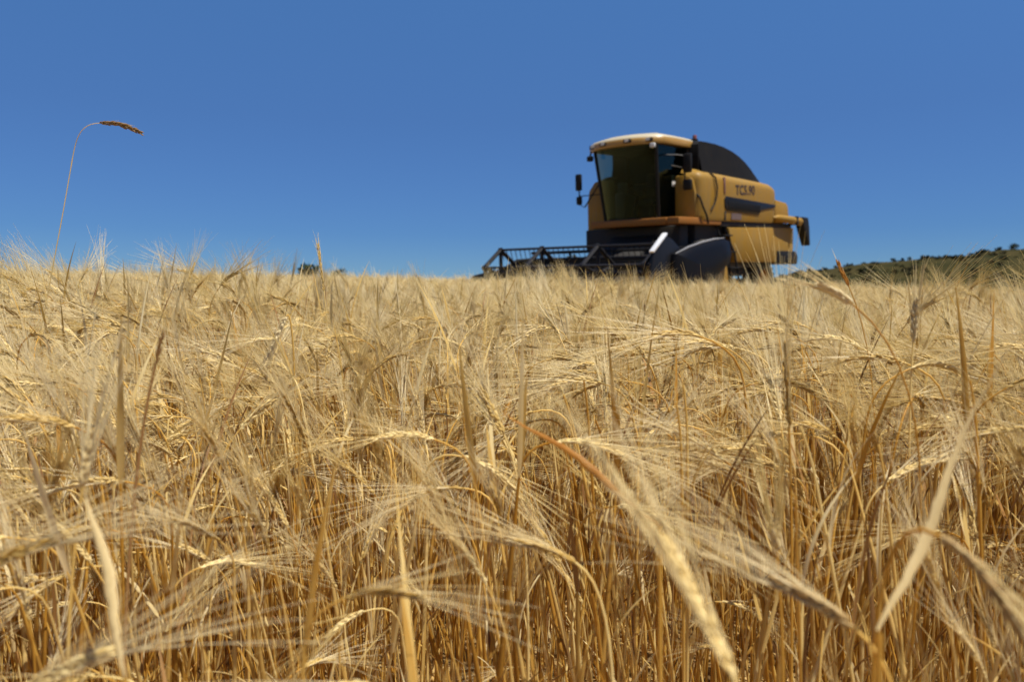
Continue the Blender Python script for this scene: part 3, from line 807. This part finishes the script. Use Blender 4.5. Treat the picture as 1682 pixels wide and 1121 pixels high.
def stalk_path(rg, height, lean, az, bend, necklen, earlen, earbend, n=13, ne=7):
    """integrate a stalk that leans, then nods over at the neck; returns stem points and ear points"""
    S = height; s1 = S - necklen
    dirv = np.array([math.cos(az), math.sin(az)]); wob = rg.uniform(-.04, .04)
    def step(p, ang, ds): return p + ds * np.array([dirv[0] * math.sin(ang) - dirv[1] * wob, dirv[1] * math.sin(ang) + dirv[0] * wob, math.cos(ang)])
    ss = np.r_[np.linspace(0, s1, n), np.linspace(s1, S, 7)[1:]]; p = np.zeros(3); st = [p]
    for i in range(1, len(ss)):
        m_ = (ss[i] + ss[i - 1]) / 2; t = np.clip((m_ - s1) / necklen, 0, 1)
        p = step(p, lean * min(1, .3 + m_ / S) + bend * t * t * (3 - 2 * t), ss[i] - ss[i - 1]); st.append(p)
    er = [p]
    for i in range(ne): p = step(p, lean + bend + earbend * (i + .5) / ne, earlen / ne); er.append(p)
    return np.array(st), np.array(er)

class Proto: pass
def make_proto(seed, bendr, hr=(.70, .84), kind='ear'):
    rg = np.random.default_rng(seed); P = Proto(); az = 0.0
    P.kind = kind
    H_ = rg.uniform(*hr); bend = R(rg.uniform(*bendr)); P.bend = math.degrees(bend)
    neck = rg.uniform(.05, .12); el = rg.uniform(.065, .092)
    st, er = stalk_path(rg, H_, R(rg.uniform(0, 7)), az, bend * .75, neck, el, bend * .35 + R(rg.uniform(4, 18)))
    P.stem, P.ear, P.awns, P.leaves = NB(), NB(), NB(), []
    P.top = max(list(st) + list(er) + [er[-1] + (er[-1] - er[-3]) / np.linalg.norm(er[-1] - er[-3]) * .10], key=lambda q: q[2])
    n = len(st); rad = np.linspace(.0024, .0011, n)
    rad[n // 3] *= 1.35; rad[(2 * n) // 3 - 1] *= 1.3
    P.stem.tube(st, rad, 5, 4 if kind == 'brown' else 0)
    if kind == 'ear':
        ear_on(P.ear, P.awns, er, rg, n=int(rg.integers(22, 30)), awn=rg.uniform(.11, .16), spread=rg.uniform(.09, .24), awr=.00048, awn_prob=.92)
    k = int(rg.integers(2, 4)) if kind == 'ear' else 3
    for i in range(k):
        j = int(n * rg.uniform(.2, .72)); P.leaves.append(NB()); leaf_on(P.leaves[-1], st[j], rg.uniform(0, 6.28), rg.uniform(.10, .26), rg.uniform(.004, .0085), rg, 3 if rg.random() < .85 else 4, droop=rg.uniform(0, .5) if rg.random() < .95 else rg.uniform(1.2, 2.0), el=rg.uniform(1.25, 1.55), twist=1.2)
    if kind == 'ear' and rg.random() < .85:   # sheath of the flag leaf
        a_, b2 = int(n * .45), int(n * .68); P.stem.tube(st[a_:b2], np.linspace(.0036, .0026, b2 - a_), 5, 3)
    return P

PROTOS = []
for s_, br, kd in [(1, (2, 12), 'ear'), (2, (8, 25), 'ear'), (3, (20, 45), 'ear'), (4, (45, 70), 'ear'), (5, (65, 85), 'ear'), (6, (75, 95), 'ear'), (7, (80, 105), 'ear'), (8, (90, 115), 'ear'), (9, (100, 125), 'ear'), (10, (100, 125), 'ear'), (11, (110, 140), 'ear'), (12, (70, 100), 'ear'), (13, (60, 90), 'ear'), (14, (85, 110), 'ear'), (15, (20, 45), 'ear'), (16, (45, 70), 'ear'), (17, (2, 10), 'brown'), (18, (2, 14), 'leafy')]:
    PROTOS.append(make_proto(s_, br, kind=kd))

def joined(P, name):
    nb = NB()
    for q in [P.stem, P.ear, P.awns] + P.leaves:
        if not q.v: continue
        nb.f.extend([tuple(i + nb.n for i in f) for f in q.f]); nb.m.extend(q.m); nb.v.extend(q.v); nb.n += q.n
    return nb.mesh(name, BAR_MATS)

# far level: a tuft of simpler stalks
def make_tuft(seed, count, size, awr):
    rg = np.random.default_rng(seed); nb = NB()
    for _ in range(count):
        az = rg.uniform(0, 6.28) if rg.random() < .5 else rg.normal(math.pi, .9)
        H_ = rg.uniform(.64, .82); bend = R(np.clip(rg.normal(78, 36), 3, 150)); el = rg.uniform(.065, .09)
        st, er = stalk_path(rg, H_, R(rg.uniform(2, 12)), az, bend, rg.uniform(.10, .2), el, R(20), n=4, ne=4)
        o_ = np.array([rg.uniform(-size, size), rg.uniform(-size, size), 0]); st = st + o_; er = er + o_
        nb.tube(st, np.linspace(.0022, .0013, len(st)), 3, 4 if rg.random() < .06 else 0)
        nb.tube(er, np.array([.6, 1.1, 1.15, .9, .3]) * .0062, 5, 1)
        t = er[-1] - er[0]; t /= np.linalg.norm(t); a, b_ = frame(t, rg.normal(size=3))
        for i in range(11):
            p = er[int(rg.integers(0, 5))]; ph = rg.uniform(0, 6.28); sp = rg.uniform(.03, .28)
            d = t * math.cos(sp) + (a * math.cos(ph) + b_ * math.sin(ph) * .5) * math.sin(sp); al = rg.uniform(.09, .15)
            u = np.linspace(0, 1, 3); nb.tube(p + np.outer(u * al, d) - np.outer(u * u * al * .06, [0, 0, 1]), awr * np.array([1, .8, .35]), 3, 2)
        if rg.random() < .7:
            leaf_on(nb, st[int(rg.integers(1, 4))], rg.uniform(0, 6.28), rg.uniform(.10, .22), .009, rg, 3, droop=rg.uniform(.3, 1.5), nseg=5)
    return nb.mesh('barley_tuft', BAR_MATS)

def in_harvester(x, y, pad=0.0):
    d = Vector((x, y, 0)) - Vector((HPOS.x, HPOS.y, 0)); lx = d.dot(Fv); ly = d.dot(Lv)
    return lx < 2.62 + pad and -2.45 - pad < ly < 2.15 + pad

def in_wedge(x, y, m=1.25, near=0.9): return abs(x) < y * .643 * m + near

# stems are crowded near the camera
CLEAR = 0.50
pts_near = []
def sow(y0, y1, dens):
    out = []
    xm = y1 * .643 * 1.25 + .9
    k = rng.poisson(dens * (y1 - y0) * 2 * xm)
    xs_ = rng.uniform(-xm, xm, k); ys_ = rng.uniform(y0, y1, k)
    for x, y in zip(xs_, ys_):
        if in_wedge(x, y) and math.hypot(x, y) > CLEAR and not in_harvester(x, y): out.append((x, y))
    return out
near = sow(-.3, 1.2, 1050) + sow(1.2, 3.5, 820) + sow(3.5, 6.5, 330)
WEI = np.array([2.0, 2.0, 1.8, 1.2, 1.1, 1.0, 1.0, .9, .6, .4, .25, 1.0, 1.1, .9, 1.6, 1.2, .5, 3.2]); WEI /= WEI.sum()

def rand_place(x, y):
    az = rng.uniform(0, 6.28) if rng.random() < .4 else rng.normal(math.pi + 1.1 * math.sin(x * 2.1 + y * 1.3) + .6 * math.sin(x * 5.3 - y * 3.1), .45)
    tall = rng.uniform(.83, 1.01) if rng.random() < .66 else rng.uniform(.50, .86)
    tall *= 1 + .05 * math.sin(x * 1.9 + .5) * math.sin(y * 1.4 + 1) + .03 * math.sin(x * 4.3)
    return dict(x=x, y=y, z=float(gz(x, y)) - .005, az=az, tx=rng.normal(0, .08), ty=rng.normal(.10 * math.sin(x * 2.6 + 1 + y), .10), s=tall, pid=int(rng.choice(len(PROTOS), p=WEI)))
def accept(p):
    """the photographer stands at a thin spot: few stalks close by, none of them towering"""
    d = math.hypot(p['x'], p['y'])
    P = PROTOS[p['pid']]
    if d < .88:
        if P.kind == 'leafy' and rng.random() < .5: p['s'] = rng.uniform(.62, .80)
        elif P.kind == 'ear' and P.bend < 50 and d > .55 and rng.random() < .10: p['s'] = min(p['s'], .9)
        elif rng.random() > .03: return False
    if d < 1.6 and P.kind == 'ear' and P.bend > 40:
        ca, sa = math.cos(p['az']), math.sin(p['az'])
        if -(ca * p['x'] + sa * p['y']) / d > .62: return False
    if d < 2.2 and P.kind != 'leafy':
        tips = [P.top]; c, s_ = math.cos(p['az']), math.sin(p['az'])
        for t in tips:
            x, y, z = p['x'] + (t[0] * c - t[1] * s_) * p['s'], p['y'] + (t[0] * s_ + t[1] * c) * p['s'], p['z'] + t[2] * p['s']
            if d < 1.0 and (y < .45 or z > CAM_Z - .10): return False
            if y > .2 and (z - CAM_Z) / y > (-.02 if d < 1.5 else .03) and rng.random() > .02: return False
    return True
plants = [p for p in (rand_place(x, y) for x, y in near) if accept(p)]
def seen_score(p):
    if p['y'] < .25 or abs(p['x']) > p['y'] * .643 * 1.06: return 99
    return math.hypot(p['x'], p['y'])
order = sorted(range(len(plants)), key=lambda i: seen_score(plants[i]))
N_HERO = 21
ids = set(order[:299 - N_HERO])
mesh_cache = {}
def part_mesh(pid, part):
    key = (pid, part)
    if key not in mesh_cache:
        nb = PROTOS[pid].leaves[int(part[4:])] if part.startswith('leaf') else getattr(PROTOS[pid], part)
        mesh_cache[key] = nb.mesh('barley_' + part, BAR_MATS) if nb.v else None
    return mesh_cache[key]

def posture(b):
    return 'upright' if b < 30 else ('slanting' if b < 60 else ('nodding' if b < 105 else 'drooping'))
GRP = 'barley plants nearest the camera'
def barley_object(p):
    P = PROTOS[p['pid']]
    root = empty('barley_plant', (p['x'], p['y'], p['z']), (p['tx'], p['ty'], p['az'])); root.scale = (p['s'],) * 3
    side = 'left' if math.cos(p['az']) < 0 else 'right'
    u = p['x'] / (p['y'] * .643)
    where = 'left third' if u < -.33 else ('middle' if u < .33 else 'right third')
    depth = math.hypot(p['x'], p['y']); row = 'front' if depth < .95 else 'second'
    if P.kind == 'brown': lab = 'brown bare straight stalk among the golden stems, %s of the %s row of barley' % (where, row)
    elif P.kind == 'leafy': lab = 'earless straw stalk with curling dry leaves, %s of the %s row of barley' % (where, row)
    else: lab = '%s bearded barley ear leaning %s on a straw stalk, %s of the %s row' % (posture(P.bend), side, where, row)
    setp(root, lab, 'barley plant', GRP)
    ear = None
    for part in ['stem', 'ear', 'awns'] + ['leaf%d' % k for k in range(len(P.leaves))]:
        me_ = part_mesh(p['pid'], part)
        if me_ is None: continue
        o_ = bpy.data.objects.new('leaf' if part.startswith('leaf') else part, me_); COL.objects.link(o_)
        o_.parent = ear if part == 'awns' else root
        if part == 'ear': ear = o_
for i in order[:299 - N_HERO]: barley_object(plants[i])

# all the other stalks: one mass
mass = [(p['x'], p['y'], p['z'], p['tx'], p['ty'], p['az'], p['s'], p['pid'], 0) for i, p in enumerate(plants) if i not in ids]
NT1, NT2 = 6, 6
def sow_tufts(y0, y1, dens, lo, k):
    for x, y in sow(y0, y1, dens):
        mass.append((x, y, float(gz(x, y)) - .01, rng.normal(0, .05), rng.normal(0, .05), rng.uniform(-.5, .5), rng.uniform(.86, 1.02) * (1 + .05 * math.sin(x * 1.9 + .5) * math.sin(y * 1.4 + 1) + .03 * math.sin(x * 4.3)), lo + int(rng.integers(0, k)), 1))
sow_tufts(6.5, 14, 30, 0, NT1)
sow_tufts(14, 36, 9, NT1, NT2)
# a fringe behind and beside the camera so that light and neighbouring views stay right
me = bpy.data.meshes.new('barley_crop')
arr = np.array(mass)
me.from_pydata(arr[:, :3].tolist(), [], [])
at_ = me.attributes.new('rot', 'FLOAT_VECTOR', 'POINT'); at_.data.foreach_set('vector', arr[:, 3:6].astype(np.float32).ravel())
at_ = me.attributes.new('scl', 'FLOAT', 'POINT'); at_.data.foreach_set('value', arr[:, 6].astype(np.float32))
at_ = me.attributes.new('pid', 'INT', 'POINT'); at_.data.foreach_set('value', arr[:, 7].astype(np.int32))
at_ = me.attributes.new('far', 'INT', 'POINT'); at_.data.foreach_set('value', arr[:, 8].astype(np.int32))
crop = link('barley_crop', me, BAR_MATS)
setp(crop, 'dense golden mass of ripe bearded barley covering the field up to the crest', 'barley', kind='stuff')
near_src = [bpy.data.objects.new('barley_source', joined(P, 'barley_source')) for P in PROTOS]
far_src = [bpy.data.objects.new('tuft_source', make_tuft(100 + k, 14, .16, .00060)) for k in range(NT1)] + [bpy.data.objects.new('tuft_source', make_tuft(200 + k, 34, .30, .0010)) for k in range(NT2)]
ng = bpy.data.node_groups.new('sow_barley', 'GeometryNodeTree')
ng.interface.new_socket('Geometry', in_out='INPUT', socket_type='NodeSocketGeometry'); ng.interface.new_socket('Geometry', in_out='OUTPUT', socket_type='NodeSocketGeometry')
gi = ng.nodes.new('NodeGroupInput'); go = ng.nodes.new('NodeGroupOutput'); jn = ng.nodes.new('GeometryNodeJoinGeometry')
def named(nm, ty):
    q = ng.nodes.new('GeometryNodeInputNamedAttribute'); q.data_type = ty; q.inputs[0].default_value = nm; return [s for s in q.outputs if s.enabled and s.name == 'Attribute'][0]
a_rot, a_scl, a_pid, a_far = named('rot', 'FLOAT_VECTOR'), named('scl', 'FLOAT'), named('pid', 'INT'), named('far', 'INT')
e2r = ng.nodes.new('FunctionNodeEulerToRotation'); ng.links.new(a_rot, e2r.inputs[0])
for flag, src in ((0, near_src), (1, far_src)):
    js = ng.nodes.new('GeometryNodeJoinGeometry')
    for so in reversed(src):
        oi = ng.nodes.new('GeometryNodeObjectInfo'); oi.inputs['Object'].default_value = so
        g2i = ng.nodes.new('GeometryNodeGeometryToInstance'); ng.links.new(oi.outputs['Geometry'], g2i.inputs[0]); ng.links.new(g2i.outputs[0], js.inputs[0])
    cmp = ng.nodes.new('FunctionNodeCompare'); cmp.data_type = 'INT'; cmp.operation = 'EQUAL'
    ci = [s for s in cmp.inputs if s.enabled]; ng.links.new(a_far, ci[0]); ci[1].default_value = flag
    ip = ng.nodes.new('GeometryNodeInstanceOnPoints')
    ng.links.new(gi.outputs[0], ip.inputs['Points']); ng.links.new(js.outputs[0], ip.inputs['Instance']); ip.inputs['Pick Instance'].default_value = True
    ng.links.new(cmp.outputs[0], ip.inputs['Selection']); ng.links.new(a_pid, ip.inputs['Instance Index']); ng.links.new(e2r.outputs[0], ip.inputs['Rotation']); ng.links.new(a_scl, ip.inputs['Scale'])
    ng.links.new(ip.outputs[0], jn.inputs[0])
ng.links.new(jn.outputs[0], go.inputs[0])
md = crop.modifiers.new('sow', 'NODES'); md.node_group = ng

# ------------------------------------------------------------------ the singular stalks of the foreground
def bez(p0, p1, p2, p3, n):
    t = np.linspace(0, 1, n)[:, None]; return (1 - t) ** 3 * p0 + 3 * (1 - t) ** 2 * t * p1 + 3 * (1 - t) * t * t * p2 + t ** 3 * p3
def W(q): return np.array(at(*q))
def hero(label, base, tip, root_px=None, bow=0.0, awn=.12, spread=.2, ear_mat=M_EAR, stem_mat=M_STEM, awn_mat=M_AWN, n=26, stem_r=.0017, klen=.0105, krad=.0022, awr=.00045, seed=0, leaves=(), cat='barley plant', awn_prob=1.0, neck=.35, plane=None, mid=None):
    """base / tip: the ear's ends, each at its own distance; the stalk grows from the ground"""
    rg = np.random.default_rng(900 + seed)
    B, T = W(base), W(tip)
    ax = T - B; Lr = np.linalg.norm(ax)
    ctrl = (B + T) / 2 + np.array([0, 0, bow * Lr])
    t = np.linspace(0, 1, 9)[:, None]; er = (1 - t) ** 2 * B + 2 * (1 - t) * t * ctrl + t * t * T
    rx = at(*root_px) if root_px else Vector((B[0] + (B[0] - T[0]) * .3, B[1] + .02, 0))
    G = np.array([rx.x, rx.y, float(gz(rx.x, rx.y)) - .01])
    root = empty('barley_plant', G); setp(root, label, cat, GRP)
    d0 = (er[1] - er[0]) / np.linalg.norm(er[1] - er[0]); Ls = np.linalg.norm(B - G)
    st = bez(G, G + np.array([0, 0, Ls * .45]), B - d0 * Ls * neck * .6, B, 22)
    if mid is not None:
        m0 = W(mid); tt = (B - G) / Ls
        q = np.linalg.norm(B - m0); tm = (B - G) / Ls * .5 + (m0 - G) / np.linalg.norm(m0 - G) * .5
        st = np.concatenate([bez(G, G + np.array([0, 0, .25]), m0 - tm * .25, m0, 12), bez(m0, m0 + tm * q * .55, B - d0 * q * .45, B, 14)[1:]])
    nb = NB(); rad = np.linspace(stem_r * 1.3, stem_r * .7, len(st)); rad[len(st) // 2] *= 1.35
    nb.tube(st - G, rad, 7, 0); link('stem', nb.mesh('stem', [stem_mat]), stem_mat, root)
    e, a_ = NB(), NB(); ear_on(e, a_, er - G, rg, n=n, klen=klen, krad=krad, awn=awn, spread=spread, sides=7, awr=awr, aseg=7, mats=(0, 0), awn_prob=awn_prob, plane=plane)
    eo = link('ear', e.mesh('ear', [ear_mat]), ear_mat, root)
    if a_.v: link('awns', a_.mesh('awns', [awn_mat]), awn_mat, eo)
    for (px0, px1, w_, mt) in leaves: blade(root, W(px0) - G, W(px1) - G, w_, mt, rg)
    return root
def blade(root, p0, p1, wid, mt, rg, sag=.08, n=30, name='leaf', turn=1.2, ph=0.0):
    Lr = np.linalg.norm(p1 - p0); t = np.linspace(0, 1, n)[:, None]
    c = (p0 + p1) / 2 + np.array([0, 0, sag * Lr]); pts = (1 - t) ** 2 * p0 + 2 * (1 - t) * t * c + t * t * p1
    ax = (p1 - p0) / Lr; a, b_ = frame(ax, np.array([0, 1., .1])); u = t[:, 0]
    tw = ph + turn * u; side = np.outer(np.cos(tw), a) + np.outer(np.sin(tw), b_)
    pts = pts + np.outer(.012 * Lr * np.sin(u * 9 + ph * 5), a) + rg.normal(0, .00025, (n, 3))
    nb = NB(); nb.ribbon(pts, wid * np.clip(np.minimum(.16 + u * 2.0, 1) * (1 - u ** 1.8), .05, 1) * (1 + .05 * np.sin(u * 31 + ph) + .03 * rg.normal(size=n)), side, 0, .34)
    return link(name, nb.mesh(name, [mt]), mt, root)
def straw_blade(label, root_px, p0, p1, wid, mt, stem_mat=M_STEM, seed=0, turn=1.2, sag=.06, ph=0.0, stem_r=.0016):
    """an earless stalk whose one broad dry leaf is what shows"""
    rg = np.random.default_rng(700 + seed); A = W(p0); rx = at(*root_px); G = np.array([rx.x, rx.y, float(gz(rx.x, rx.y)) - .01])
    root = empty('barley_plant', G); setp(root, label, 'barley plant', GRP)
    nb = NB(); st = bez(G, G + np.array([0, 0, .2]), A - np.array([0, 0, .1]), A, 16) - G
    nb.tube(st, np.linspace(stem_r * 1.2, stem_r, 16), 7, 0); link('stem', nb.mesh('stem', [stem_mat]), stem_mat, root)
    blade(root, A - G, W(p1) - G, wid, mt, rg, turn=turn, sag=sag, ph=ph)
    return root

hero('tall awnless ear bowed over alone against the blue sky, on a bare thin stem', (164, 202, 1.40), (233, 219, 1.38), (-40, 900, 1.46), bow=.13, awn=.01, ear_mat=M_SHADED_EAR, stem_mat=M_STEM, stem_r=.0008, n=34, awn_prob=.1, seed=1, mid=(116, 278, 1.42), krad=.0019, klen=.0115)
hero('tallest upright ear whose long awns fan out in front of the combine', (1296, 700, .85), (1290, 565, .85), (1300, 1121, .85), awn=.17, spread=.24, seed=2, bow=0, stem_r=.0016, awr=.00040, n=30)
hero('ear pointing up to the left below the middle, its awns in a long diagonal bundle', (1205, 1115, .37), (1088, 880, .40), (1290, 1500, .37), awn=.12, spread=.15, klen=.0085, krad=.0018, seed=3, ear_mat=M_EAR, bow=.05)
straw_blade('rust-orange dry leaf lying diagonally across the middle of the crop', (1100, 1300, .62), (1084, 866, .62), (822, 672, .70), .0085, M_ORLEAF, seed=4, turn=.9, sag=.06)
straw_blade('broad pale curled leaf blade standing diagonally at the right', (1440, 1300, .47), (1445, 1040, .47), (1665, 540, .53), .0105, M_DULL, seed=5, turn=2.3, ph=-.9, sag=-.05)
hero('dark shaded ear drooping towards the lower right corner', (1545, 882, .44), (1690, 1060, .40), (1500, 1500, .46), bow=.22, ear_mat=M_SHADED_EAR, awn=.12, spread=.12, seed=6, neck=.2)
hero('ear tilted up to the left at the lower right, shaded brown under pale awns', (1400, 1030, .48), (1275, 958, .50), (1460, 1500, .46), bow=.08, ear_mat=M_SHADED_EAR, awn_mat=M_PALE, awn=.14, spread=.16, seed=7, neck=.2)
hero('dark brown straight stalk rising at the left between golden stems', (255, 600, .72), (268, 545, .72), (190, 1250, .66), ear_mat=M_BROWN, stem_mat=M_BROWN, awn=.03, awn_prob=.2, n=12, krad=.001, seed=8, stem_r=.0019)
straw_blade('pale broad leaf folded down at the lower left corner of the field', (215, 1500, .44), (205, 1115, .44), (140, 800, .52), .010, M_DULL, seed=9, turn=.5, sag=.05)
hero('pale upright ear at the left with awns raised straight up', (136, 800, .62), (150, 715, .62), (110, 1300, .60), awn=.115, spread=.16, ear_mat=M_PALE, awn_mat=M_PALE, seed=10, stem_r=.0016)
hero('ear at the left edge pointing right with level pale awns across the stems', (-70, 960, .55), (90, 890, .56), (-140, 1500, .55), bow=.12, awn=.16, spread=.16, awn_mat=M_PALE, seed=11, neck=.2)
hero('ear in the lower left corner whose awns sweep up to the right', (20, 1150, .50), (190, 1070, .50), (-40, 1600, .5), bow=.10, awn=.15, spread=.14, awn_mat=M_PALE, seed=12, neck=.2)
hero('ear below the middle pointing left, pale awns combed level across the stems', (945, 925, .72), (850, 890, .72), (975, 1400, .70), bow=.10, awn=.14, spread=.18, awn_mat=M_PALE, seed=13, neck=.2)
hero('bleached white ear hanging down just left of centre below the crest', (470, 520, 1.25), (440, 590, 1.25), (485, 900, 1.3), bow=.05, awn=.05, spread=.10, ear_mat=M_PALE, awn_mat=M_PALE, seed=14, neck=.1)
hero('arched brown ear hooked to the right in front of the middle crop', (602, 622, 1.20), (668, 582, 1.20), (585, 1000, 1.2), bow=.28, awn=.12, spread=.22, awn_mat=M_PALE, seed=15, neck=.3)
hero('white-awned ear bursting up to the left near the middle', (828, 715, .95), (790, 640, .95), (860, 1150, .95), bow=.03, awn=.11, spread=.36, awn_mat=M_PALE, ear_mat=M_EAR, seed=16, neck=.25)
hero('pale ear with raised awns standing before the hill at the right', (1500, 560, 1.0), (1505, 492, 1.0), (1510, 900, 1.0), awn=.06, spread=.12, ear_mat=M_PALE, awn_mat=M_PALE, seed=17, bow=0)
hero('reddish small ear tip poking above the field edge right of the combine', (1394, 470, 1.1), (1376, 430, 1.1), (1410, 900, 1.1), ear_mat=M_ORLEAF, awn=.02, awn_prob=.2, n=14, krad=.0014, seed=18, bow=0, stem_r=.001)
hero('thin straw-coloured upright ear breaking the skyline left of centre', (532, 478, 1.9), (522, 400, 1.9), (540, 900, 1.9), awn=.04, spread=.1, seed=19, bow=0)
hero('white awn bundle leaning left over the crest beside the tail of the combine', (1400, 500, .80), (1345, 470, .80), (1430, 900, .80), awn=.05, spread=.2, ear_mat=M_PALE, awn_mat=M_PALE, seed=20, bow=.1, stem_r=.0011)
hero('plump upright ear low in the middle right, its grains in a herringbone', (1276, 905, .66), (1272, 862, .66), (1280, 1250, .66), awn=.10, spread=.2, ear_mat=M_PALE, seed=21, bow=0)
